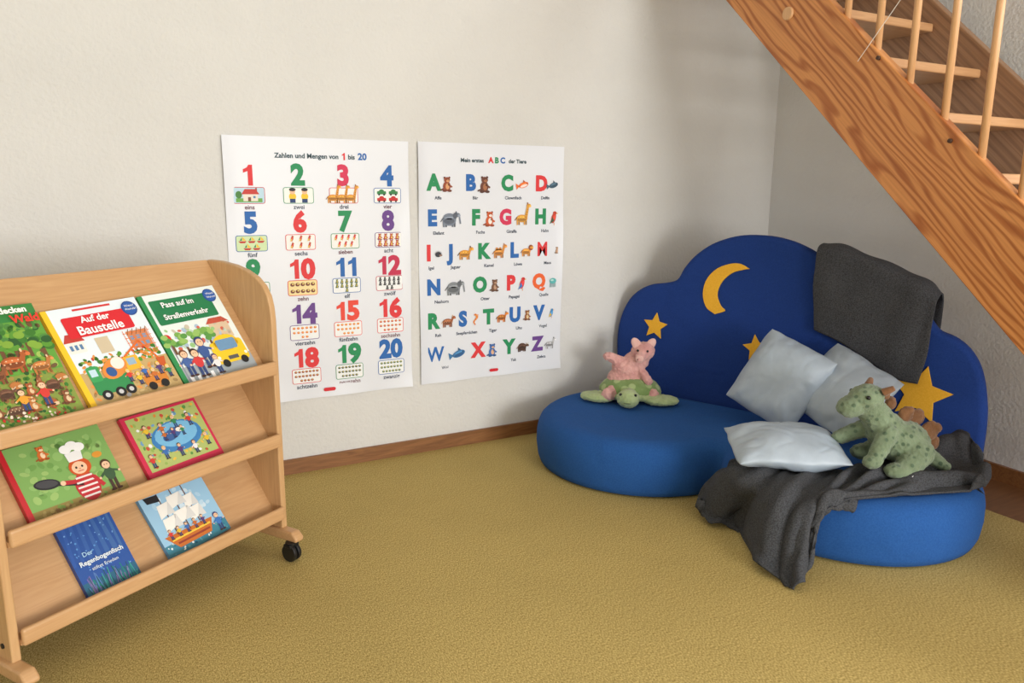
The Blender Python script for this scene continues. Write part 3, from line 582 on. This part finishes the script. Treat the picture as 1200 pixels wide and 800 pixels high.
# ship book
t, w, h, z = book(2, [(158, 585), (229, 557), (267, 609), (194, 647)], 'pale blue picture book with a white-sailed ship, lowest tier', cover=(96, 160, 210))
a = Art(); a.rect(0, 0, w, h, (156, 200, 228), 0); a.rect(0, 0, w, h*.2, (60, 130, 150), 1); speck(a, .005, .005, w-.005, h*.22, 60, [(230, 240, 240), (40, 110, 140), (90, 160, 170)], .004, 1.5)
speck(a, .01, h*.4, w-.01, h*.95, 24, [(190, 220, 238), (210, 230, 242), (176, 212, 234)], .010, .5)
a.poly([(w*.06, h*.32), (w*.82, h*.30), (w*.72, h*.1), (w*.2, h*.1)], (200, 110, 40), 3); a.rect(w*.14, h*.22, w*.76, h*.25, (240, 200, 70), 4); a.rect(w*.2, h*.15, w*.72, h*.18, (150, 60, 40), 4)
for x in (.26, .46, .64): a.line(w*x, h*.28, w*x, h*.96, .003, (110, 70, 40), 3)
for x, y, s in ((.26, .48, .13), (.26, .70, .11), (.46, .52, .15), (.46, .77, .13), (.65, .48, .12), (.65, .68, .10)): a.poly([(w*(x-s), h*(y-.12)), (w*x, h*(y-.085)), (w*(x+s*1.1), h*(y-.1)), (w*(x+s*.85), h*(y+.1)), (w*(x-s*.75), h*(y+.09))], (246, 244, 236), 5); a.poly([(w*(x), h*(y-.09)), (w*(x+s*1.1), h*(y-.1)), (w*(x+s*.85), h*(y+.1))], (222, 222, 218), 6)
a.poly([(w*.26, h*.84), (w*.26, h*.95), (w*.06, h*.97), (w*.08, h*.87)], (30, 30, 34), 7)
for k in range(5): kid(a, w*(.16+.13*k), h*.33, .030, KC[k], (90, 50, 30), L=6)
kid(a, w*.88, h*.2, .055, (60, 120, 190), (40, 60, 120), L=6)
a.build('illustration', t, z)

# ------------------------------------------------------------ sofa
FR = V((-.929, -.369, 0)); BK = -FR; U = V((.369, -.929, 0)).normalized()
SFO = V((2.400, 2.124, 0)); SROT = math.atan2(-.929, .369)
SF = thing('corner_sofa', 'blue foam play sofa with cloud-shaped back, yellow moon and stars', 'sofa', SFO, (0, 0, SROT))
ZS = .2
out = []
c1, r1, c2, r2 = (-.400, -.35), .424, (.402, -.362), .412
a0 = math.pi-math.asin(.35/r1)
K = 44
for i in range(K+1):
    a = a0+(math.radians(328)-a0)*i/K; out.append(V((c1[0]+r1*math.cos(a), c1[1]+r1*math.sin(a))))
out += [V((-.022, -.545)), V((-.006, -.525)), V((.009, -.518)), V((.025, -.526)), V((.038, -.545))]
a1 = 2*math.pi+math.asin(.362/r2)
for i in range(K+1):
    a = math.radians(212)+(a1-math.radians(212))*i/K; out.append(V((c2[0]+r2*math.cos(a), c2[1]+r2*math.sin(a))))
n = len(out); nrm = []
for i in range(n):
    e = (out[(i+1) % n]-out[i-1]).normalized(); nrm.append(V((-e.y, e.x)))
def ringmesh(prof, name, mat, cap=True):
    bm = bmesh.new(); rings = []
    for ins, z in prof: rings.append([bm.verts.new((out[i].x+nrm[i].x*ins, out[i].y+nrm[i].y*ins, z+(0 if z < .05 or z > .17 else .002*math.sin(i*.7)*math.sin(i*.23)))) for i in range(n)])
    for a, b in zip(rings, rings[1:]):
        for i in range(n): bm.faces.new((a[i], a[(i+1) % n], b[(i+1) % n], b[i]))
    if cap: bm.faces.new(rings[0]); bm.faces.new(rings[-1])
    o = obj(name, bm, mat, SF, smooth=True)
    for p in o.data.polygons:
        if len(p.vertices) > 4: p.use_smooth = False
    return o
ringmesh([(.03, 0.001), (.012, .008), (.003, .03), (-.003, .08), (-.002, .125), (.004, .155), (.013, .175), (.024, .187), (.038, .196), (.054, .2005), (.07, .2025), (.075, .2026)], 'seat_cushion', M_seat)
LN = math.radians(4)
BN = (FR*math.cos(LN)+V((0, 0, math.sin(LN)))).normalized(); BW = (V((0, 0, 1))*math.cos(LN)+BK*math.sin(LN)).normalized()
BO = SFO+V((0, 0, ZS))
def bp(px, py, off=0): return onp(px, py, BO+BN*off, BN)
opix = [(722, 440), (721, 412), (722, 388), (727, 367), (736, 350), (748, 339), (762, 333), (780, 331), (792, 327), (800, 314), (812, 300), (830, 287), (850, 279), (872, 275), (900, 276), (925, 282), (945, 291), (965, 302), (1000, 314), (1040, 330), (1072, 350), (1090, 376), (1100, 388), (1118, 396), (1135, 410), (1147, 430), (1153, 455), (1155, 485), (1153, 510), (1150, 530)]
pl = [bp(a, b) for a, b in opix]
sp = [cr(pl, i/110) for i in range(111)]
sp.append(sp[-1]-BW*((sp[-1].z-.01)/BW.z)); sp.append(pl[0]-BW*((pl[0].z-.01)/BW.z))
bm = bmesh.new(); prism(bm, sp, -BN*.08)
ob = obj('cloud_backrest', bm, M_back, SF, smooth=True, bevel=.024, world=True, seg=5, angle=60)
def star(cx, cy, r, rot, name='star'):
    c = bp(cx, cy, .0); pts = []
    for k in range(10):
        a = math.radians(rot+36*k); rr = r if k % 2 == 0 else r*.48
        pts.append(c+U*rr*math.sin(a)+BW*rr*math.cos(a))
    bm = bmesh.new(); prism(bm, [p-BN*.002 for p in pts], BN*.007); obj(name, bm, M_yel, SF, bevel=.0015, world=True)
star(768, 382, .062, 4); star(886, 408, .058, -10); star(1078, 462, .108, 8)
mo = [(856, 309), (868, 309), (879, 315), (872, 316), (858, 320), (846, 331), (841, 345), (845, 358), (850, 364), (838, 368), (828, 360), (824, 345), (828, 328), (840, 315)]
pl = [bp(a, b) for a, b in mo]; sm = []
for part in (pl[2:10], pl[9:]+pl[:3]):
    q = [cr(part, i/24) for i in range(24)]; sm += q
bm = bmesh.new(); prism(bm, [p-BN*.002 for p in sm], BN*.007); obj('crescent_moon', bm, M_yel, SF, bevel=.0015, world=True)

# ------------------------------------------------------------ cushions
def cushion(label, c, e1, e2, w, h, t, seed):
    e1 = V(e1).normalized(); n = e1.cross(V(e2)).normalized(); e2 = n.cross(e1)
    M = Matrix((e1, e2, e1.cross(e2))).transposed().to_4x4(); M.translation = V(c)
    bm = bmesh.new(); Nn = 64; g = {}
    for s in (1, -1):
        for i in range(Nn+1):
            for j in range(Nn+1):
                edge = i in (0, Nn) or j in (0, Nn)
                if edge and s == -1: g[s, i, j] = g[1, i, j]; continue
                x, y = math.sin((i/Nn-.5)*math.pi), math.sin((j/Nn-.5)*math.pi)
                k = 1-.06*(x*x*y*y)
                bow = 1-.05*(1-y*y)*x*x; bow2 = 1-.05*(1-x*x)*y*y
                px = x*k*bow*w/2; py = y*k*bow2*h/2
                th = t/2*((1-x**4)*(1-y**4))**.5*(.40+.60*((1-x*x)*(1-y*y))**.6)
                f = min(1, th/(t/2)*2.0)
                q = noise.noise(V((x*1.3+seed, y*1.3, s*3)))
                ang = math.atan2(y, x); rad = max(abs(x), abs(y))
                fo = math.sin(5.5*(x+.6*y)+seed+2.5*q)*.5+math.sin(7.5*(y-.5*x)+1.7*seed+3*q)*.5
                ck = 1-abs(noise.noise(V((x*1.9+seed*3, y*1.9+.6*x, s*5))))*7
                wr = q*.014 + .0045*fo*(.35+rad*rad) - .0028*max(0, ck)**2 + .0025*math.sin(17*ang+seed+4*q)*rad**3
                sag = .010*noise.noise(V((x*1.1, y*1.1, seed*3)))
                g[s, i, j] = bm.verts.new(M @ V((px+.006*noise.noise(V((y*2.4, x, seed))), py+.006*noise.noise(V((x*2.4, y, seed+4))), s*(th+(0 if edge else wr*f))+sag)))
    for s in (1, -1):
        for i in range(Nn):
            for j in range(Nn):
                f = (g[s, i, j], g[s, i+1, j], g[s, i+1, j+1], g[s, i, j+1]); bm.faces.new(f)
    o = obj('cushion', bm, M_pil, smooth=True); tag(o, label, 'cushion', 'pale blue cushions on the sofa')
    return o
def rotin(e1, e2, deg):
    a = math.radians(deg); return e1*math.cos(a)+e2*math.sin(a), e2*math.cos(a)-e1*math.sin(a)
def lean(deg):
    a = math.radians(deg); return V((0, 0, 1))*math.cos(a)+BK*math.sin(a)
a_, b_ = rotin(U, lean(27), -21)
cushion('pale blue cushion standing on its corner, leaning on the backrest left of the others', att(914, 445, 2.88), a_, b_, .305, .330, .15, 1)
a_, b_ = rotin(U, lean(43), -27)
cushion('pale blue cushion leaning behind the green dinosaur toy', att(985, 457, 2.79), a_, b_, .315, .315, .13, 5)
ir = V((.874, -.485, 0)).normalized(); idp = V((.485, .874, 0)).normalized()
a_, b_ = rotin(ir, idp, -4)
cushion('pale blue cushion lying flat on the crumpled grey blanket', onz(920, 522, .28), a_+V((0, 0, .02)), b_+V((0, 0, .14)), .365, .27, .12, 9)

# ------------------------------------------------------------ blankets
MSF = Matrix.Translation(SFO) @ Matrix.Rotation(SROT, 4, 'Z'); MSI = MSF.inverted()
def keep(p):
    l = MSI @ p
    for c, r in ((c1, r1), (c2, r2)):
        d = V((l.x-c[0], l.y-c[1])); L = d.length
        if L < r+.012:
            if p.z > .14 and L < r-.02 or p.z > .195: l.z = max(l.z, .209)
            else:
                d = d/L*(r+.012); l.x, l.y = c[0]+d.x, c[1]+d.y
    l.z = max(l.z, .004)
    return MSF @ l
cols = [
 [(880, 530, .225), (855, 538, .215), (838, 548, .18), (822, 565, .12), (815, 582, .07), (822, 592, .05)],
 [(895, 540, .225), (872, 548, .22), (856, 562, .18), (846, 585, .1), (838, 605, .03), (832, 614, .01)],
 [(915, 545, .225), (895, 555, .225), (880, 575, .18), (868, 595, .1), (862, 608, .04), (858, 616, .02)],
 [(940, 545, .225), (920, 560, .225), (905, 585, .19), (893, 610, .12), (886, 638, .05), (884, 655, .02)],
 [(965, 548, .225), (945, 565, .225), (925, 592, .19), (913, 625, .12), (908, 658, .045), (912, 678, .015)],
 [(990, 548, .225), (970, 568, .225), (945, 590, .2), (935, 625, .13), (930, 662, .05), (930, 688, .015)],
 [(1010, 546, .225), (985, 565, .225), (962, 588, .2), (952, 610, .16), (948, 640, .1), (944, 672, .04)],
 [(1030, 543, .225), (1010, 560, .225), (985, 578, .215), (965, 590, .2), (958, 603, .18), (955, 622, .14)],
 [(1050, 530, .23), (1040, 550, .23), (1020, 565, .225), (1000, 577, .22), (985, 583, .215), (976, 588, .21)],
 [(1085, 515, .25), (1078, 537, .245), (1065, 553, .235), (1050, 566, .225), (1040, 576, .22), (1035, 581, .215)],
 [(1115, 503, .28), (1112, 523, .265), (1105, 543, .245), (1095, 559, .23), (1085, 571, .22), (1080, 578, .215)],
 [(1132, 505, .29), (1136, 525, .27), (1142, 543, .25), (1142, 558, .235), (1138, 567, .225), (1133, 573, .22)],
 [(1142, 518, .28), (1150, 532, .265), (1158, 546, .25), (1160, 556, .24), (1155, 565, .23), (1148, 571, .225)]]
cols = [[onz(*p) for p in c] for c in cols]
def fold(u, v):
    s = u*12
    a = .013*math.sin(s*2.9+1.2*math.sin(v*3)+v*1.3)+.006*math.sin(s*6.3+2*v)
    if u > .5:
        k = min(1, (u-.5)/.12)
        a = a*(1-.5*k) + k*(.016*math.sin(v*14+u*10+2*noise.noise(V((u*5, v*2, 1))))+.008*math.sin(v*27-u*14))
    return a*(.7+.6*v)+.010*noise.noise(V((u*20, v*5, 0)))+.006
o = grid('blanket', cols, 220, 80, M_wool, fold, keep, .007)
tag(o, 'dark grey wool blanket crumpled over the seat and trailing onto the carpet', 'blanket', 'grey blankets')
top = [(959, 290), (985, 292), (1020, 305), (1055, 322), (1083, 336), (1099, 348)]
bot = [(955, 386), (977, 396), (1000, 410), (1030, 431), (1053, 444), (1076, 449)]
mids = [(954, 335), (978, 343), (1008, 358), (1042, 378), (1070, 392), (1092, 384)]
cols = []
for k in range(6):
    T = bp(*top[k], .022); cc = [bp(*bot[k], .014), bp((bot[k][0]+mids[k][0])/2+(3 if k == 5 else 0), (bot[k][1]+mids[k][1])/2, .020), bp(*mids[k], .022), bp((top[k][0]+mids[k][0])/2, (top[k][1]+mids[k][1])/2, .022), T-V((0, 0, .012)),
      T-BN*.05+V((0, 0, .006)), T-BN*.09, T-BN*.122-V((0, 0, .04)), T-BN*.122-V((0, 0, .16)), T-BN*.118-V((0, 0, .26))]
    cols.append(cc)
o = grid('blanket', cols, 80, 90, M_wool, lambda u, v: .004*math.sin(u*9+v*2.5)+.0025*math.sin(u*21-v*4)+.004*noise.noise(V((u*4, v*5, 2)))+.004, None, .006)
tag(o, 'dark grey wool blanket hung over the top of the cloud backrest', 'blanket', 'grey blankets')

# ------------------------------------------------------------ plush toys
def plush(name, c1, c2, sc=30): return fabric(name, c1, c2, sc, .7, 1, .003, .3, fine=350)
def spotted(name, base, spot, scale, size):
    m = plush(name, base, tuple(x-14 for x in base)); t = m.node_tree; b = t.nodes['Principled BSDF']
    tc = N(t, 'ShaderNodeTexCoord'); vo = N(t, 'ShaderNodeTexVoronoi'); vo.inputs['Scale'].default_value = scale
    t.links.new(tc.outputs['Object'], vo.inputs['Vector'])
    rp = N(t, 'ShaderNodeValToRGB'); rp.color_ramp.elements[0].color = (.85, .85, .85, 1); rp.color_ramp.elements[1].color = (0, 0, 0, 1)
    rp.color_ramp.elements[0].position = size; rp.color_ramp.elements[1].position = size+.12
    t.links.new(vo.outputs['Distance'], rp.inputs['Fac'])
    mx = N(t, 'ShaderNodeMix', data_type='RGBA'); src = b.inputs['Base Color'].links[0].from_socket
    t.links.new(rp.outputs['Color'], mx.inputs['Factor']); t.links.new(src, mx.inputs[6]); mx.inputs[7].default_value = lin(spot)
    t.links.new(mx.outputs[2], b.inputs['Base Color']); return m
M_dino = spotted('dino_plush', (126, 142, 114), (74, 94, 72), 40, .2); M_brown = plush('brown_felt', (112, 76, 50), (138, 98, 66))
M_tb = plush('turtle_skin', (160, 178, 126), (176, 192, 142)); M_ts = spotted('turtle_shell', (132, 158, 98), (176, 194, 138), 24, .3)
M_pink = plush('pink_plush', (204, 148, 144), (222, 172, 164)); M_pink2 = plush('pale_pink', (222, 176, 166), (230, 188, 178))
def eyes(t, pts, r):
    for p in pts:
        bm = bmesh.new(); ball(bm, p, r); obj('eye', bm, pm((12, 12, 14), .15), t, smooth=True)
p = onz(1040, 547, .226)
DN = thing('plush_dinosaur', 'grey-green spotted plush dinosaur with brown back plates slouched on the blanket', 'plush toy', p, (0, 0, math.atan2(.34, -.94)))
S = 1.08
def sc(L): return [tuple(tuple(c*S for c in x) if isinstance(x, tuple) else (x*S if (isinstance(x, float) and not (q[0] == 'e' and k == 3)) else x) for k, x in enumerate(q)) for q in L]
body = [('e', (-.03, 0, .082), (.090, .072, .066), -.20), ('e', (.02, 0, .115), (.058, .056, .056), -.6),
 ('c', (.02, 0, .12), (.082, .0, .190), .048, .042), ('e', (.094, 0, .216), (.052, .047, .040), .3), ('e', (.140, 0, .196), (.042, .037, .027), .45), ('e', (.126, 0, .180), (.036, .032, .013), .5),
 ('c', (-.055, .05, .060), (.0, .082, .03), .046, .034), ('c', (-.055, -.045, .060), (.0, -.07, .03), .046, .034),
 ('e', (.028, .090, .024), (.046, .031, .024)), ('e', (.028, -.075, .024), (.046, .031, .024)),
 ('c', (.04, .04, .120), (.096, .074, .060), .030, .024), ('c', (.04, -.035, .120), (.108, -.06, .085), .030, .024),
 ('e', (.108, .078, .050), (.028, .024, .020)), ('e', (.122, -.062, .078), (.028, .023, .020)),
 ('c', (-.08, 0, .06), (-.115, .02, .035), .042, .028), ('c', (-.115, .02, .035), (-.140, .065, .018), .028, .015)]
blob('body', sc(body), M_dino, DN, .005, 3, .006)
pts = [(.040, .222, .016), (.008, .190, .023), (-.030, .160, .030), (-.074, .142, .036), (-.112, .108, .038), (-.134, .064, .034)]
for k, (x, z, r) in enumerate(pts):
    dr = V((-.30-.12*k, 0, 1-.15*k)).normalized(); c = V((x, 0, z))*S; yo = (.010, -.010)[k % 2]
    RY = Matrix.Rotation(math.atan2(dr.x, dr.z)+(.25, -.2)[k % 2], 3, 'Y')
    bm = bmesh.new(); ball(bm, c+dr*r*.15+V((0, yo, 0)), (r*.85, .014, r*.95), RY)
    ball(bm, c+dr*r*.8+V((0, yo*1.6, 0)), (r*.45, .011, r*.42), RY)
    o = obj('back_plate', bm, M_brown, DN, smooth=True)
    rm = o.modifiers.new('remesh', 'REMESH'); rm.mode = 'VOXEL'; rm.voxel_size = .004; rm.use_smooth_shade = True
    so = o.modifiers.new('smooth', 'SMOOTH'); so.factor = .6; so.iterations = 3; fluffy(o, .006, .01)
for s in (-1, 1):
    bm = bmesh.new(); tube(bm, V((.066, s*.036, .240))*S, V((.046, s*.054, .258))*S, .014, .008, 10); obj('horn', bm, M_brown, DN, smooth=True, bevel=.002)
eyes(DN, [V((.114, s*.041, .228))*S for s in (-1, 1)], .0065)
bm = bmesh.new(); box(bm, -.005, .02, .0, .001, .0, .02, Matrix.Translation((.0, .13, .004)) @ Matrix.Rotation(.5, 4, 'Z')); obj('care_tag', bm, pm((240, 240, 240)), DN)
# turtle
p = onz(738, 462, .225); p.z = .206
TT = thing('plush_turtle', 'pale green plush turtle lying on the seat with flippers spread', 'plush toy', p, (0, 0, math.atan2(-.76, -.65)))
blob('body', [('e', (0, 0, .028), (.108, .128, .028)), ('c', (.07, 0, .034), (.122, .0, .036), .038, .038), ('e', (.136, 0, .038), (.050, .048, .038)),
 ('e', (.06, .125, .019), (.058, .07, .021)), ('e', (.06, -.125, .019), (.058, .07, .021)), ('e', (.05, .168, .017), (.046, .04, .018)), ('e', (.05, -.168, .017), (.046, .04, .018)),
 ('e', (-.085, .085, .016), (.042, .038, .015)), ('e', (-.085, -.085, .016), (.042, .038, .015))], M_tb, TT, .005, 3, .007)
bm = bmesh.new(); ball(bm, (-.008, 0, .036), (.100, .132, .070), sub=4)
for v in bm.verts:
    if v.co.z < .032: v.co.z = .032+(v.co.z-.032)*.15
fluffy(obj('shell', bm, M_ts, TT, smooth=True), .007)
eyes(TT, [(.162, .030, .060), (.162, -.030, .060)], .006)
bm = bmesh.new(); tube(bm, (.187, -.014, .030), (.187, .014, .030), .0012, seg=6); obj('mouth_stitch', bm, pm((60, 60, 40)), TT)
# pig: slumped to the left over the turtle, head up on the right
p = att(738, 440, 3.31); p.z = .207
PG = thing('plush_pig', 'pink plush pig slumped over the green turtle, beside the backrest', 'plush toy', p, (0, 0, math.atan2(.485, -.874)))
blob('body', [('e', (.005, .005, .075), (.094, .068, .072)), ('e', (.010, .010, .125), (.074, .056, .048), -.4), ('e', (-.020, .012, .160), (.058, .050, .044), .2), ('e', (-.048, .018, .204), (.052, .050, .042), .35),
 ('c', (-.045, .04, .200), (-.026, .078, .190), .026, .021),
 ('c', (.03, .015, .150), (.088, .025, .182), .028, .020), ('e', (.100, .028, .186), (.023, .019, .018)),
 ('c', (-.035, .045, .130), (-.066, .085, .092), .022, .018),
 ('c', (.05, .03, .045), (.095, .085, .034), .036, .030), ('e', (.103, .094, .034), (.028, .026, .029)), ('c', (-.045, .03, .045), (-.078, .085, .034), .036, .030), ('e', (-.084, .094, .034), (.028, .026, .029))], M_pink, PG, .0045, 2, .009)
bm = bmesh.new(); tube(bm, (-.027, .078, .190), (-.022, .094, .186), .019, .016, 20); sn_ = obj('snout', bm, M_pink2, PG, smooth=True, bevel=.004)
for s in (-1, 1):
    bm = bmesh.new(); tube(bm, (-.022+s*.006, .0935, .187), (-.0215+s*.006, .0955, .1865), .003, seg=8); obj('nostril', bm, pm((120, 70, 70)), sn_)
for c, rt in (((-.018, .030, .240), .6), ((-.080, .020, .236), -.6)):
    bm = bmesh.new(); ball(bm, c, (.019, .010, .030), Matrix.Rotation(rt, 3, 'Y'))
    obj('ear', bm, M_pink2, PG, smooth=True)
eyes(PG, [(-.020, .060, .218), (-.060, .066, .216)], .005)

# ------------------------------------------------------------ text -> mesh
tmp = []
for T in TEXTS:
    cu = bpy.data.curves.new('lettering', 'FONT'); cu.body = T[1][1] if isinstance(T[1], tuple) else T[1]; cu.size = T[6]; cu.offset = T[8]; cu.align_x = T[11]; cu.align_y = 'CENTER'; cu.resolution_u = 3
    o = bpy.data.objects.new('tmp', cu); C.objects.link(o); tmp.append(o)
dg = bpy.context.evaluated_depsgraph_get()
for T, o in zip(TEXTS, tmp):
    me = bpy.data.meshes.new_from_object(o.evaluated_get(dg)); me.name = T[0]
    if isinstance(T[1], tuple): me.transform(Matrix.Translation((T[1][2], 0, 0)))
    if T[12]:
        bm = bmesh.new(); bm.from_mesh(me)
        ys = [v.co.y for v in bm.verts]; yo = (max(ys)+min(ys))/2 if ys else 0
        for v in bm.verts: v.co.y -= yo
        for pts in T[12]:
            f = bm.faces.new([bm.verts.new((x, y, 0)) for x, y in pts]); f.normal_update()
            if f.normal.z < 0: f.normal_flip()
        bm.to_mesh(me); bm.free()
    me.materials.clear(); me.materials.append(pm(T[7]))
    q = bpy.data.objects.new(T[0], me); C.objects.link(q); q.parent = T[2]
    q.location = (T[3], T[4], T[5] + (.002 if T[0] in ('title', 'badge_text') and T[2]['category'] == 'book' else 0)); q.scale = (T[10], 1, 1)
for o in tmp:
    cu = o.data; bpy.data.objects.remove(o); bpy.data.curves.remove(cu)

# ------------------------------------------------------------ light
def area(name, loc, target, sx, sy, e, col):
    l = bpy.data.lights.new(name, 'AREA'); l.shape = 'RECTANGLE'; l.size = sx; l.size_y = sy; l.energy = e; l.color = col
    o = bpy.data.objects.new(name, l); C.objects.link(o); o.location = loc
    o.rotation_euler = (V(target)-V(loc)).to_track_quat('-Z', 'Y').to_euler()
area('terrace_door_light', (1.5, -3.0, .9), (1.1, 2.6, .9), 1.5, 1.3, 138, (1, .988, .965))
area('side_window_light', (3.7, -1.0, 1.4), (1.2, 2.8, .7), 1.4, 1.4, 48, (1, .988, .97))
w = bpy.data.worlds.new('world'); bpy.context.scene.world = w; w.use_nodes = True
w.node_tree.nodes['Background'].inputs[0].default_value = (.985, .99, 1, 1); w.node_tree.nodes['Background'].inputs[1].default_value = 1.35
bpy.context.scene.view_settings.view_transform = 'Standard'
